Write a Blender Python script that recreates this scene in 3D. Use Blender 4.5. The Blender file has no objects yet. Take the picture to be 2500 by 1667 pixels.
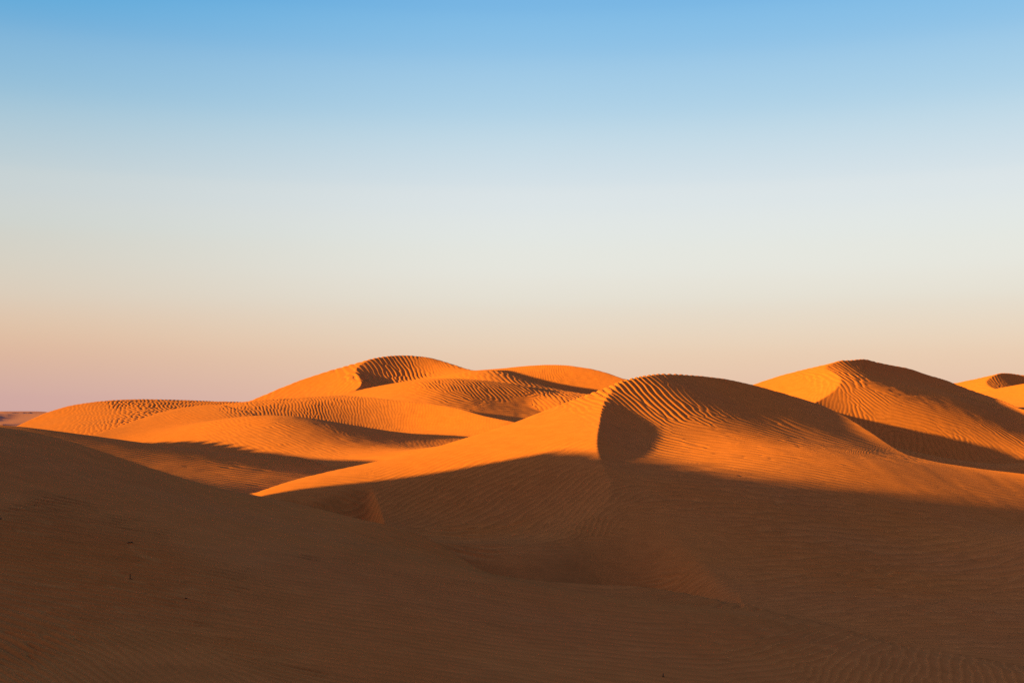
import bpy, math, os, time
import numpy as np

T0 = time.time()
QUICK = bool(os.environ.get('QUICK'))
# ------------------------------------------------------------------ constants
# The eye is the origin, looking along +Y with a level lens (rise by shift).
# Survey points are noted as (bearing, drop, distance): bearing and drop in the
# units of a 2500 x 1667 plate behind a 40 mm lens, distance in metres.
FL, CX, HZ = 2778.0, 1250.0, 1015.0
SUN_B, SUN_E = math.radians(35), math.radians(6.2)     # sun to the left, a little behind the eye
CB, SB, TE = math.cos(SUN_B), math.sin(SUN_B), math.tan(SUN_E)

def wx(u, d): return (u - CX) / FL * d
def wz(v, d): return (HZ - v) / FL * d

# ------------------------------------------------------------------ sand sheets
# every sheet: survey points (u, v, d[, s]); s = rise per metre along the light, None = free
SHEETS = {}
def sheet(name, ell, pts, amp=1.0, tol=1.2):
    SHEETS[name] = dict(ell=ell, pts=pts, amp=amp, tol=tol)

def back(name, crest, slope):
    """far side of a dune: falls away behind its crest line"""
    SHEETS[name] = dict(crest=crest, slope=slope)

def front(name, bases, edge, slope, d0, d1):
    """steep slip apron below an edge line (u, v) traced on the lowest of the base sheets"""
    SHEETS[name] = dict(edge=edge, bases=bases, slope=slope, span=(d0, d1), crest=[])

# --- foreground swell: near side up to a soft crest, then a flat back to its brow
sheet('near_front', 7.0, [
    (-700,1300,15),(-900,1722,6.3),(-1800,1785,5.5),(-3500,1795,5),(0,1667,7.5),(0,1500,10),(0,1400,12.2),(0,1250,16.5),(0,1160,20),(0,1097,21.5),
    (175,1160,21.8),(364,1213,22.0),(509,1243,22.3),(300,1500,10.6),(300,1380,14),(600,1450,13.4),(600,1667,9.1),(600,1340,18.0),
    (800,1307,22),(1000,1352,21.3),(1183,1414,19.8),(1297,1460,18.6),(1450,1491,18),(900,1500,13.4),
    (1250,1667,11),(1250,1560,14.2),(1600,1600,14.5),(1800,1667,13.4),(1700,1530,18),(1800,1600,16),(2000,1600,17.4),
    (2200,1667,16.2),(2200,1600,18.6),(2500,1667,17.2),(2500,1580,21.5),(2900,1667,18.5),(3300,1667,20),
    (2000,1500,25),(2500,1500,26),(0,960,28),(364,1085,30),(763,1170,32),(1000,1220,30),(1183,1398,25),(1183,1412,28.5),(1300,1430,25),(1297,1422,29.6),(1450,1454,24.5),(1450,1426,29.8),(1600,1470,24),(1600,1432,29.5),(200,1015,29),(550,1125,31),
    (1250,2404,5),(0,2400,4),(2500,2600,6)], tol=2.0)
BROW = [(-900,1280,27),(-400,1185,27.5),(-250,1105,28),(-100,1042,27.7),(0,1032,28),(138,1076,28.5),(364,1151,30),(582,1195,31),(691,1217,31.5),(763,1236,31.3),(876,1269,30.3),(991,1292,29.2),(1068,1311,27.8)]
sheet('near_band', 6.0, BROW + [
    (0,1097,21.5),(364,1213,22.0),(727,1285,22.2),(1000,1352,21.3),(1183,1370,26),(1450,1395,27),(1700,1415,25),(2000,1440,24),
    (0,1062,24.3),(200,1118,25.5),(450,1195,26.5),(700,1250,26.5),(900,1300,25.5),
    (0,1300,13),(600,1350,14),(1250,1590,11),(1000,1480,14),(1450,1440,18),(1700,1480,18),(2000,1540,17.4),(2500,1450,23),(1900,1620,13),(2500,1600,15)], tol=1.6, amp=1.5)
back('near_brow', BROW + [(1183,1412,28.5),(1297,1422,29.6),(1450,1426,29.8),(1560,1428,29.8),(1700,1450,28),(1900,1500,25),(2200,1580,21),(2500,1640,18.5)], .20)
# --- main dune
CREST_M = [(1491,950,60.5),(1476,976,58.3),(1465,1014,54.8),(1456,1053,51.8),(1454,1079,49.6),(1461,1118,47),(1472,1152,45),(1495,1183,43)]
SKY_M_L = [(622,1199,44),(710,1171.7,46),(821,1147,48),(959,1116,50.4),(1042,1097,51.8),(1142,1065,53.5),(1250,1033,55.4),(1379,982,58.3),(1461,951,60.3)]
sheet('main_wind', 6.5, SKY_M_L + CREST_M + [
    (1534,928,62,0.22),(865,1249,38.8,'~'),(960,1272,36.5,'~'),(1068,1303,34.4,'~'),(1200,1334,33.2,'~'),(1300,1342,32.8),(1400,1336,33),(1336,1390,30.2),(1200,1385,30),(1050,1345,31,'~'),
    (1250,1113,49.6,0.26),(1250,1070,52,0.27),(1100,1180,45,0.24),(1042,1159,47.6,0.25),(1042,1125,49.6,.26),(1350,1050,53,0.27),(1410,1090,50,0.26),(1420,1000,57,.26),(1400,1030,54.5,.26),(1541,1232,40,'~'),(1450,1250,39,'~'),(1300,1250,40,'~'),(1150,1260,38,'~'),
    (900,1175,45.2,0.18),(870,1150,47.5,.19),(760,1195,43.6,0.16),(740,1175,46,.17),(640,1212,42,'~'),
    (500,1260,44),
    (1650,880,66),(1800,850,72),(2100,850,76),(2300,900,70),(1750,980,54),(2000,1000,50),(1800,1100,43),(2400,950,60)], tol=1.0, amp=1.5)
SKY_M_R = [(1534,928.5,62),(1572,918,64.6),(1610,913,66.8),(1656,912,68.6),(1713,916,70.5),(1771,924.6,72.4),(1847,940,73.8),(1924,961,74.4),(2000,986,74.2),(2053,1008,72.9),(2127,1050,69.4),(2216,1109,64.3),(2300,1129,62.6),(2395,1141,62.2),(2500,1155,62.6),(2700,1175,63)]
def lee2(u, v): return 9.29 / (.223 - (HZ - v) / FL - .327 * (u - CX) / FL)
def lee(u, v): return 13.74 / (.277 - (HZ - v) / FL - .249 * (u - CX) / FL)
sheet('main_lee', 5.5, SKY_M_R + CREST_M + [
    (1518,970,60,-.15),(1505,1010,57,-.22),(1520,1060,54,-.26),(1500,1100,50.3,-.26),(1538,1127,49,-.22),(1560,1040,55.2,-.2),(1575,1080,52.3,-.1),(1618,1112,50.0,.0),(1612,1045,55.5,'~'),(1645,1050,55.9),(1655,1085,53.0),(1650,1112,50.7),(1560,1180,45,'~'),
    (1560,950,63,-.06),(1600,960,62,-.05),(1640,1000,58.2,-.03),(1610,930,66,-.07),(1650,1040,55.5,-.04),(1700,960,64.5,-.16),(1680,932,67,-.13),(1745,940,68,-.18),(1650,950,64,-.10),(1750,990,63,-.16),(1850,1000,64,-.15),(1900,1030,61.5,-.15),(1950,1000,71,-.15),(2050,1060,64,-.15),(2120,1085,64,-.15)] + [(u, v, lee2(u, v), -.14) for u, v in ((1800,960),(1870,985),(1900,1010),(1960,1030),(1990,1050),(2040,1040),(2060,1075),(2080,1050),(2110,1080),(2160,1105),(2150,1085),(2190,1125),(1725,998),(1780,1015),(1850,1037),(1920,1058))] + [(2250,1142,62,-.13),
    (1650,1118,49.6,-.05),(1660,1075,52.2,-.04),(1690,1030,55,-.06),
    ] + [(u, v, lee(u, v), sl) for sl, row in ((-.06, [(1732,1131),(1847,1148),(2000,1169)]), (-.07, [(2157,1185),(2336,1206),(2500,1235)]),
        (-.05, [(1750,1085),(1850,1108)]), (-.06, [(1950,1125),(2050,1142)]), (-.07, [(2150,1160),(2250,1178),(2350,1190),(2450,1205)]),
        (-.085, [(1790,1052),(1890,1078),(1990,1103)]), (-.09, [(2100,1130),(2217,1157),(2320,1174),(2430,1187)]),
        (-.06, [(1700,1180),(1900,1200),(2100,1230),(2300,1260)])) for u, v in row] + [
    (1732,1022,57.2,-.11),(1850,1050,59,-.13),(1990,1080,60,-.13),(2110,1108,61,-.13),(2230,1140,60,-.13),(2306,1149,60.5,-.13),(2420,1165,60.5,-.12),(2500,1172,61,-.12),
    (1618,1200,44.5,'~'),(1800,1180,46.2,'~'),(1800,1300,38.5,'~'),(1800,1400,32.5,'~'),(1800,1500,25.8),(1800,1580,20),(1600,1300,37.5,'~'),(1600,1420,29.6),(1600,1500,24),
    (2000,1250,44,'~'),(2000,1400,33.5,'~'),(2200,1300,42.5,'~'),(2200,1400,34.8,'~'),(2200,1500,27.3),(2200,1590,21.3),(2500,1300,45.5,'~'),(2500,1400,36.5,'~'),(2500,1500,29.2),(2500,1600,22.5),(2900,1300,50,'~'),(2900,1500,31),
    (1541,1232,40.5,'~'),(1541,1320,35.0,'~'),(1473,1380,31.2),(2700,1210,60,'~'),(2700,1190,66,'~')], tol=1.0, amp=2.0)
back('main_rear', SKY_M_L + SKY_M_R[1:], .30)
front('main_pocket', ['main_wind', 'main_lee'], [(560,1330),(620,1245),(660,1222),(700,1226),(738,1227),(793,1219),(835,1202),(876,1190),(908,1184),(922,1225),(950,1300),(1000,1380)], -.55, 22, 58)
front('main_apron', ['main_wind', 'main_lee'], [(940,1420),(1020,1350),(1080,1325),(1200,1334),(1300,1338),(1390,1328),(1470,1305),(1540,1290),(1600,1300),(1660,1335),(1720,1390),(1800,1480)], -.40, 22, 58)
# --- low dune behind the foreground swell
CREST_B = [(-420,1050,72),(-330,1031,70),(-260,993,68.5),(-200,1008,66.5),(-130,1033,64),(-60,1036,61),(22,1037.5,58),(130,1052,59),(254,1070,60.3),(350,1083,61.3),(429,1092,62.2),(582,1104,64.5),(727,1114,66),(780,1128,64),(822,1148,61.5)]
sheet('low_lee', 8.0, CREST_B + [
    (100,1075,53,-.03),(60,1058,54.5,-.03),(130,1085,52,-.03),(0,1060,53,-.1),(200,1092,53,-.07),(300,1095,57,-.095),(400,1140,50,-.08),(400,1112,56,-.10),(550,1140,54,-.08),(550,1118,59,-.10),(600,1178,47.5,-.10),(540,1170,48,-.10),(480,1155,48.5,-.085),(700,1150,57,-.095),(700,1178,51,-.10),(640,1185,47,-.11),(700,1125,62,-.10),(300,1115,52,-.07),(780,1160,56,'~'),(-300,1120,45),(-480,1150,44),(-480,1128,52),(-480,1170,38),(-420,1092,62),(-150,1085,50),(450,1250,38,'~'),(0,1150,42),(120,1178,40),(650,1234,41),(640,1210,44),(700,1207,46.5),(760,1190,48.5),(580,1200,43,-.11),(520,1185,44.5,-.10),(460,1165,46.5,-.095)], tol=1.0)
back('low_wind', CREST_B, .13)
# --- middle dune with the long slip face
CREST_C = [(571,1003,102.5),(596,997,104.2),(654,998,105),(709,994.5,106),(763,984,108.5),(807,977,110.6),(862,968.5,112.6),(959,975.5,112),(1042,984,111),(1111,992,110),(1180,1014,107),(1250,1028,105),(1330,1046,102)]
SKY_C = [(540,986,116),(600,985,120),(654,982,123),(763,975,121),(862,968.5,114)]
sheet('mid_wind', 9.0, CREST_C + SKY_C + [
    (520,1003,106,'~'),(600,992,110,.01),(700,986,114,.0),(650,990,112,.0),(800,976,113,.03),
    (436,1012,106),(400,1035,100),(480,1010,104),(500,1032,97),(530,1024,100),(450,1100,84),(350,1105,84),(560,1085,86),(420,1062,94),(620,1060,95),(900,960,116),(1042,968,115),(1180,1000,112),(1330,1030,107)], tol=1.0, amp=1.5)
back('mid_back', [(436,1003,112)] + SKY_C + CREST_C[7:], .25)
TOE_C = [(560,1011,100),(618,1022.7,99),(690,1032,99.5),(763,1038,101),(850,1042,103),(959,1053,103.5),(1042,1058,102.5),(1142,1066,99.5)]
sheet('mid_slip', 8.0, CREST_C + TOE_C + [
    (640,1012,101.5,-.06),(720,1012,103.5,-.01),(800,1008,106,-.01),(862,1005,107.6,.03),(920,1010,107.5,.09),(1000,1015,107.5,.2),(1100,1030,104.5,.22),(1200,1050,101,.2),
    (560,1030,92),(763,1066,95),(959,1085,97),(1142,1100,93)], tol=1.0, amp=1.5)
sheet('mid_floor', 9.0, TOE_C[1:] + [
    (100,1085,84),(233,1057,90),(327,1024.5,99),(382,1010,103.5),(436,995,108),(509,987,111.5),(571,1003,103,'~'),
    (512,992,107.5),(520,1000,105,.06),(540,1012,101,.08),
    (300,1075,82,.25),(300,1055,87,.25),(400,1060,84.5,.27),(450,1040,90,.26),(420,1025,96,.24),(500,1040,89.5,.26),(560,1050,86.5,.23),(500,1085,78,.22),(430,1092,75,.2),(620,1060,84,.18),(582,1110,72.5,'~'),
    (520,1020,98,.14),(600,1035,95,.09),(660,1045,92,.07),(690,1050,92,-.06),(730,1052,92,-.17),(763,1058,92,-.20),(810,1062,93,-.19),(763,1080,85,-.05),(870,1068,92.5,-.09),(950,1080,90.5,-.075),(1050,1078,94,-.075),(1000,1095,86,-.06),(900,1057,97,-.085),(1000,1062,98,-.08),(870,1088,84,-.04),(1080,1070,98,-.08),
    (690,1090,78,.14),(740,1095,77.5,.12),(800,1115,73,.12),(850,1122,72,.14),(900,1100,78,.08),(822,1148,66,'~'),(950,1125,76,'~'),(727,1125,69,'~'),(1042,1100,84,'~'),(1142,1085,92,'~'),
    (40,1110,78),(40,1092,95),(-60,1130,78)], tol=1.0, amp=1.5)
SKY_CL = [(100,1085,84),(233,1057,90),(327,1024.5,99),(382,1010,103.5),(436,995,108),(509,987,111.5)]
back('mid_floor_back', SKY_CL + [(571,1004,104),(640,1040,104),(763,1062,108),(1200,1090,108)], .22)
# --- long low dune on the left skyline
SKY_D = [(276,976,138.5),(364,973.6,141),(473,977,142),(582,980,141),(640,981.5,139)]
sheet('left_wind', 12.0, SKY_D + [
    (18,1035,116),(60,1019,123),(109,1004,130),(164,990,134.5),(218,982,137),(100,1040,108,.24),(150,1025,113,.24),(200,1005,121,.24),(230,1020,113,.2),(250,1000,123,.17),(300,1015,112,.14),(-60,1062,106)], tol=1.0)
back('left_back', [(-60,1062,106),(18,1035,116),(60,1019,123),(109,1004,130),(164,990,134.5),(218,982,137)] + SKY_D, .3)
sheet('left_slip', 10.0, SKY_D + [
    (218,982,136.5),(250,985,134,.12),(270,1005,121,.12),(300,990,132,.08),(330,1000,127.5,.07),(380,990,132,.04),(380,1005,125,.04),(450,990,133,.03),(540,986,136,.03),(620,986,136,'~'),(330,1020,113,'~'),(500,1000,128,'~'),(640,1000,128,'~'),(200,1012,117,'~')], tol=1.0)
# --- tall dune in the middle
SKY_E = [(608,979.6,146),(655,959,149.5),(738,925.7,154.5),(821,899,158.5),(887,881.5,161.5),(918,872,163.5),(945.5,867.6,166)]
SKY_E2 = [(987,866,169),(1014.6,868.5,170.5),(1056,874.5,171),(1111,888,168),(1181,902,161),(1225,906,158.5),(1297,928,154),(1379,952,149),(1434,962,146)]
sheet('tall_wind', 13.0, SKY_E + [
    (987,864,170),(700,960,146,.27),(800,930,150,.27),(840,915,153,.26),(760,955,144,.25),(830,940,147,.25),(850,945,144.5,.24),(850,965,136,'~'),(862,915,153),(872,926,151),(890,937,149),(880,960,138,.25),(930,925,147),(960,890,150),(1020,880,150),
    (882,885.6,160.5),(871,903.6,155.5),(560,1000,140),(1100,840,167),(1300,850,160),(1400,900,150),(1100,880,150),(1250,920,140)], tol=1.0)
sheet('tall_bowl', 9.0, [(918,870.5,164),(945.5,866,166.5)] + SKY_E2 + [
    (882,885,160.5),(871,904,155.5),(862,915,153),(872,926,151),(890,937,149),
    (910,895,158.5,-.06),(940,890,160.5,-.07),(930,915,154,-.07),(980,905,158,-.08),(960,925,152,-.07),(920,928,150,-.07),(1010,920,154,-.07),(980,885,164,-.06),(1030,895,162,.08),(1050,890,164.5,.18),(1060,905,158,.18),(1040,925,152,.05),(1100,905,158.5,.14),(1100,918,154,.2),(1140,918,155,.17),
    (1111,892,165,-.08),(1160,905,158,-.06),(1190,925,151,.1),(1240,930,150,-.03),(1240,915,154.5,-.09),(1300,945,148,-.04),(1350,958,146,-.05),(1300,970,141,'~'),
    (738,890,150),(655,920,146),(608,940,142),(800,890,146),(700,920,140),(900,945,146,'~'),(1000,945,147,'~'),(1100,945,147,'~')], tol=0.8, amp=1.5)
back('tall_rear', SKY_E + SKY_E2, .33)
# --- shoulder in front of the tall dune
CREST_H = [(835,962,131),(900,946,134.5),(959,937,137),(1001,931,138.5),(1053,925,140),(1097.5,926,141.5),(1180,931,143),(1250,938,143),(1330,955,140)]
sheet('shoulder', 9.0, CREST_H + [
    (880,965,129,.25),(950,955,131,.27),(1000,965,127.5,.22),(1030,945,133.5,.18),(900,975,125,.25),(1080,940,136,-.0),(1120,945,135,-.03),(1060,965,127.5,.03),(1180,950,135,-.03),(1240,955,135,-.03),(1120,975,125,-.02),(1200,975,128,-.04),(1300,970,132,-.06),
    (1150,995,118,-.04),(1220,1005,117,-.05),(1280,1000,121,-.06),(1300,1020,113,-.04),(1000,1006,116.5),(880,1008,117.5),(800,1012,118)], tol=0.8, amp=1.3)
back('shoulder_back', [(760,985,127)] + CREST_H, .25)
# --- dune behind the tall one
SKY_G = [(1140,905,180),(1181.6,902,181),(1225.5,899,182),(1269,894.5,183),(1310.5,891,183.5),(1351.6,889,184),(1393,892,184),(1447.6,900,183.5),(1489,912,182.5),(1530,928,181)]
sheet('rear_face', 12.0, SKY_G + [
    (1250,910,178.5,.1),(1320,905,179,.12),(1400,910,178,.14),(1460,918,177,.17),(1330,925,173,.12),(1400,930,172.5,.16),(1480,932,174,.2),(1340,942,168.5,.12),(1420,945,168,.15),(1300,960,163,'~'),(1450,970,160,'~'),(1560,945,178),(1640,975,174)], tol=0.8)
back('rear_back', SKY_G, .33)
# --- right-hand dune
SKY_R = [(2083,876.5,113),(2112.5,878,118),(2157,884.6,123),(2217,898,127),(2306,925,129),(2336,938,128.5),(2380,954.6,127),(2440,974,124),(2500,1002,119)]
SKY_RL = [(1760,966,101),(1838.7,937.6,105),(1919,913,108),(2008,889,110.7),(2047,880,111.7)]
EDGE_R = [(2047,880,111.5),(2022,888,109.5),(2011,897,107.6),(2020,911,105.3),(2047,929,102.6),(2062,938,101.2)]
sheet('right_wind', 9.0, EDGE_R + [
    (1760,966,101),(1838.7,937.6,105),(1919,913,108),(2008,889,110.7),(1900,950,100,.28),(1960,930,104,.28),(2000,960,98,.28),(2040,1000,92,.25),(2060,970,96,.24),(2083,874,113),(2200,820,116),(2350,840,124),(2500,880,124),(2300,940,94),(2450,960,92),(2600,860,102),(2700,840,112),(2600,930,86),(2500,860,110),(2350,880,104),(2750,950,92),(2650,1000,78),
    (2100,1040,87,'~'),(1900,1000,92,'~'),(1838,930,112)], tol=1.0, amp=1.3)
sheet('right_lee', 8.0, SKY_R + EDGE_R + [
    (2060,900,109.5,-.1),(2080,905,110,-.17),(2120,900,114,-.17),(2150,925,111,-.16),(2220,930,116,-.16),(2300,955,117,-.16),(2380,985,115,-.15),(2450,1010,113,-.14),
    (2100,955,99.5,.0),(2151,953,103.5,-.08),(2200,955,107,-.08),(2261,960,109,-.09),(2336,1000,109,-.09),(2410,1045,107,-.08),(2500,1090,104,-.06),
    (2100,1000,92.8,.16),(2150,1000,94.8,.1),(2200,990,103,.03),(2150,1050,92,.19),(2200,1050,96,.17),(2250,1050,99,.14),(2300,1020,104,.04),(2300,1090,97,.19),(2400,1090,100,.12),(2450,1080,103,.05),(2250,1097,95,.19),
    (2216,1112,95),(2350,1113,98),(2500,1120,101),(1960,915,101),(1900,905,99),(1838,890,105),(1900,960,90),(2060,1075,85,'~'),(2120,1100,83,'~'),(2200,1160,82),(2300,1140,90),(2400,1150,88),(2480,1150,89),(2600,1150,92),(2500,1168,82),(2700,1150,97),(2600,1130,101),(2700,1120,104),(2600,1060,112,'~'),(2800,1170,100,'~')], tol=0.8, amp=2)
back('right_rear', SKY_RL + SKY_R, .33)
# --- far right dunes
SKY_Q = [(2464,909.5,193),(2500,914.5,196),(2560,928,197)]
sheet('far_wind', 12.0, [(2250,955,180),(2333,935,184),(2410,919,187),(2434,911,188),(2464,905,192),(2380,945,180,.27),(2400,935,182,.27),(2395,957,174,'~'),(2530,870,196),(2530,910,182)], tol=0.8)
sheet('far_lee', 8.0, SKY_Q + [(2434,911,188),(2420,920,185),(2404,930,182),(2450,925,187,-.12),(2480,930,188,-.16),(2425,938,180.5,-.05),(2410,941,179,'~'),(2430,950,177,'~'),(2500,945,183,-.16),(2600,960,178,'~')], tol=0.8)
back('far_rear', [(2333,935,184),(2410,919,187),(2434,911,188)] + SKY_Q, .33)
sheet('far_front', 10.0, [(2340,968,160),(2395,956,163),(2440,946.5,165),(2500,936,167),(2600,925,170),(2420,953,162.5,.2),(2500,943,165,.2),(2450,953,162,.18),(2430,966,156,'~'),(2500,968,156,'~'),(2600,945,163,'~'),(2440,985,149,'~'),(2500,995,147,'~'),(2600,990,147,'~')], tol=0.8)
back('far_front_back', [(2340,968,160),(2395,956,163),(2440,946.5,165),(2500,936,167),(2600,925,170)], .22)

DUNES = [   # object label words, sheets (their lowest counts), footprint u0 u1 d0 d1
    ('near',     ['near_front', 'near_band', 'near_brow'], (-900, 3400, -50, 60)),
    ('main',     ['main_wind', 'main_lee', 'main_pocket', 'main_apron', 'main_rear'], (600, 2900, [(600, 41), (760, 36), (900, 32.5), (1200, 26), (1500, 20), (1800, 14)], 92)),
    ('low',      ['low_lee', 'low_wind'], (-480, 900, 36, 92)),
    ('mid',      ['mid_wind', 'mid_slip', 'mid_back'], (420, 1420, 88, 138)),
    ('floor',    ['mid_floor', 'mid_floor_back'], (60, 1260, 62, 124)),
    ('left',     ['left_wind', 'left_slip', 'left_back'], (-100, 720, 98, 175)),
    ('tall',     ['tall_wind', 'tall_bowl', 'tall_rear'], (520, 1465, 130, 187)),
    ('shoulder', ['shoulder', 'shoulder_back'], (800, 1440, 114, 152)),
    ('rear',     ['rear_face', 'rear_back'], (1130, 1580, 158, 205)),
    ('right',    ['right_wind', 'right_lee', 'right_rear'], (1720, 2800, 72, 150)),
    ('far',      ['far_wind', 'far_lee', 'far_rear'], (2240, 2640, 170, 215)),
    ('farfront', ['far_front', 'far_front_back'], (2330, 2660, 142, 185)),
]

# ---------------------------------------------------------------- sheet fitting
def fit(S, rounds=5):
    """smooth sheet through the firm points; points that carry a slope slide along their line of sight"""
    rows = [(p + (None,))[:4] for p in S['pts']]
    ell = S['ell']; amp = S['amp'] * 0.12 * ell
    U_ = np.array([r[0] for r in rows], float); V_ = np.array([r[1] for r in rows], float); D_ = np.array([r[2] for r in rows], float)
    soft = np.array([r[3] is not None for r in rows]); num = np.array([isinstance(r[3], (int, float)) for r in rows])
    sl = np.array([r[3] if n_ else 0. for r, n_ in zip(rows, num)])
    X0, Y0 = wx(U_, D_), D_
    step = 0.75 * ell
    gx = np.arange(X0.min() - ell, X0.max() + ell, step)
    gy = np.arange(Y0.min() - ell, Y0.max() + ell, step)
    C = np.array([(a, b) for a in gx for b in gy])
    C = C[(np.hypot(C[:, None, 0] - X0[None], C[:, None, 1] - Y0[None]).min(1) < 1.6 * ell)]
    o = np.array([X0.mean(), Y0.mean()])
    S['C'], S['o'] = C, o
    n = 3 + len(C)
    for it in range(rounds):
        X, Y, Z = wx(U_, D_), D_, wz(V_, D_)
        dx = X[:, None] - C[None, :, 0]; dy = Y[:, None] - C[None, :, 1]
        G = np.exp(-(dx * dx + dy * dy) / (2 * ell * ell))
        A = np.hstack([np.ones((len(X), 1)), X[:, None] - o[0], Y[:, None] - o[1], G])
        wt = 1.0 / np.maximum(S['tol'] * Y / FL, 0.012) * np.where(soft, 0.12, 1.0)
        g = -(dx * CB + dy * SB) / (ell * ell) * G
        As = np.hstack([np.zeros((len(X), 1)), np.full((len(X), 1), CB), np.full((len(X), 1), SB), g])
        R = np.eye(n); R[0, 0] = R[1, 1] = R[2, 2] = 1e-3; R[3:, 3:] /= amp
        M = np.vstack([A * wt[:, None], As[num] / 0.015, R]); B = np.concatenate([Z * wt, sl[num] / 0.015, np.zeros(n)])
        S['w'] = np.linalg.lstsq(M, B, rcond=None)[0]
        if it < rounds - 1:
            k = (HZ - V_) / FL
            D2 = D_.copy(); h = 0.05
            for _ in range(3):
                f = evaluate(S, wx(U_, D2), D2) - k * D2
                f1 = evaluate(S, wx(U_, D2 + h), D2 + h) - k * (D2 + h)
                df = (f1 - f) / h
                st = np.where(np.abs(df) > .02, -f / np.where(np.abs(df) > .02, df, 1), 0)
                D2 = D2 + np.clip(st, -.02 * D_, .02 * D_)
            D_ = np.where(soft, D_ + 0.7 * (D2 - D_), D_)
    res = (A @ S['w'] - Z) * FL / Y
    serr = (As @ S['w'] - sl)[num]
    S['worst'] = [(rows[i][:3], round(float(res[i]), 1)) for i in np.argsort(-np.abs(res * ~soft))[:4]]
    S['worst_s'] = [(tuple([r for r, q_ in zip(rows, num) if q_][i]), round(float(serr[i]), 3)) for i in np.argsort(-np.abs(serr))[:5]] if num.any() else []
    rh = res[~soft]
    return np.abs(rh).max(), np.sqrt((rh ** 2).mean()), np.sqrt((serr ** 2).mean()) if num.any() else 0

def name_of(S): return next(n for n, q in SHEETS.items() if q is S)
def evaluate(S, X, Y):
    if 'crest' in S:
        if 'tab' not in S and 'edge' in S:
            us = np.arange(-2500, 5000, 5.0); eu = [p[0] for p in S['edge']]
            ue = np.arange(eu[0], eu[-1] + 1, 5.0); ve = np.interp(ue, eu, [p[1] for p in S['edge']])
            ds = np.linspace(*S['span'], 500)
            UU, DD = np.meshgrid(ue, ds, indexing='ij')
            Z = np.min([evaluate(SHEETS[b], wx(UU, DD), DD) for b in S['bases']], axis=0)
            k = np.argmax(HZ - Z / DD * FL <= ve[:, None], axis=1)
            ii = np.arange(len(ue))
            ker = np.exp(-0.5 * (np.arange(-8, 9) / 2.0) ** 2); ker /= ker.sum()
            wide = 1 if name_of(S) == 'main_pocket' else 5
            ker = np.exp(-0.5 * (np.arange(-8 * wide, 8 * wide + 1) / (2.0 * wide)) ** 2); ker /= ker.sum()
            sm = lambda a: np.convolve(np.pad(a, 8 * wide, mode='edge'), ker, 'valid')
            S['tab'] = us, np.interp(us, ue, sm(ds[k])), np.interp(us, ue, sm(Z[ii, k])) + 3 * np.clip(np.maximum(ue[0] - us, us - ue[-1]) / 60, 0, 4)
        if 'tab' not in S:
            c = sorted(S['crest']); us = np.arange(-2500, 5000, 5.0)
            cu = np.array([p[0] for p in c], float); cd = np.array([p[2] for p in c], float); cz = np.array([wz(p[1], p[2]) for p in c])
            ker = np.exp(-0.5 * (np.arange(-8, 9) / 2.5) ** 2); ker /= ker.sum()
            sm = lambda a: np.convolve(np.pad(a, 8, mode='edge'), ker, 'valid')
            S['tab'] = us, sm(np.interp(us, cu, cd)), sm(np.interp(us, cu, cz))
        us, dt, zt = S['tab']
        u = CX + FL * X / np.maximum(Y, 2.0)
        return np.interp(u, us, zt) - S['slope'] * (Y - np.interp(u, us, dt))
    w, C, ell = S['w'], S['C'], S['ell']
    out = w[0] + w[1] * (X - S['o'][0]) + w[2] * (Y - S['o'][1])
    for k in range(len(C)):
        out += w[3 + k] * np.exp(-((X - C[k, 0]) ** 2 + (Y - C[k, 1]) ** 2) / (2 * ell * ell))
    return out

for n_, S_ in SHEETS.items():
    if 'crest' in S_: continue
    fx = fit(S_)
    if os.environ.get('VERBOSE'): print('fit', n_, 'max %.1f rms %.1f slope %.3f' % fx, S_['worst'], S_['worst_s'])

def smin(a, b, k):
    h = np.clip(0.5 + 0.5 * (b - a) / k, 0, 1)
    return b + (a - b) * h - k * h * (1 - h)
def smax(a, b, k): return -smin(-a, -b, k)

def footprint(u, d, box):
    u0, u1, d0, d1 = box
    if isinstance(d0, list): d0 = np.interp(u, [p[0] for p in d0], [p[1] for p in d0])
    dd = np.maximum(d, 2.0)
    ox = np.maximum(np.maximum(u0 - u, u - u1), 0) * dd / FL
    if u0 < -800: x = (u - CX) / FL * np.maximum(d, .5); ox = np.maximum(np.maximum(-22 - x, x - 60), 0)
    oy = np.maximum(np.maximum(d0 - d, d - d1), 0)
    r = np.hypot(ox, oy)
    return 0.45 * (np.sqrt(r * r + 1) - 1) + 0.012 * r * r

# the tall dune beyond the left edge of the view whose evening shadow lies over the near sand
SH_C = np.array([-30, -10, 2, 8, 11, 14, 20, 27, 33, 34, 35.4, 37, 38.7, 39.2, 39.8, 40.4, 41.2, 43, 47, 60])
SH_H = np.array([-2.6, -2.3, -2.0, -1.85, -0.9, .6, 1.2, 1.35, 1.4, 1.52, 1.7, 1.84, 1.86, 1.6, .4, -.8, -1.7, -2.6, -4, -8])
A0 = -6.0
def shade_dune(X, Y):
    a = X * CB + Y * SB; c = -X * SB + Y * CB
    xs = np.linspace(-30, 60, 600); h = np.interp(xs, SH_C, SH_H)
    ker = np.exp(-0.5 * (np.arange(-12, 13) / 2.0) ** 2); ker /= ker.sum()
    h = np.convolve(np.pad(h, 12, mode='edge'), ker, 'valid')
    hc = np.interp(c, xs, h) - A0 * TE
    a0 = A0 + 0.6 * np.sin(c * 0.13)
    s = a - a0
    prof = np.where(s < 0, 0.24 * (-s), 0.5 * s)
    return hc + (a0 - A0) * -TE - prof

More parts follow.
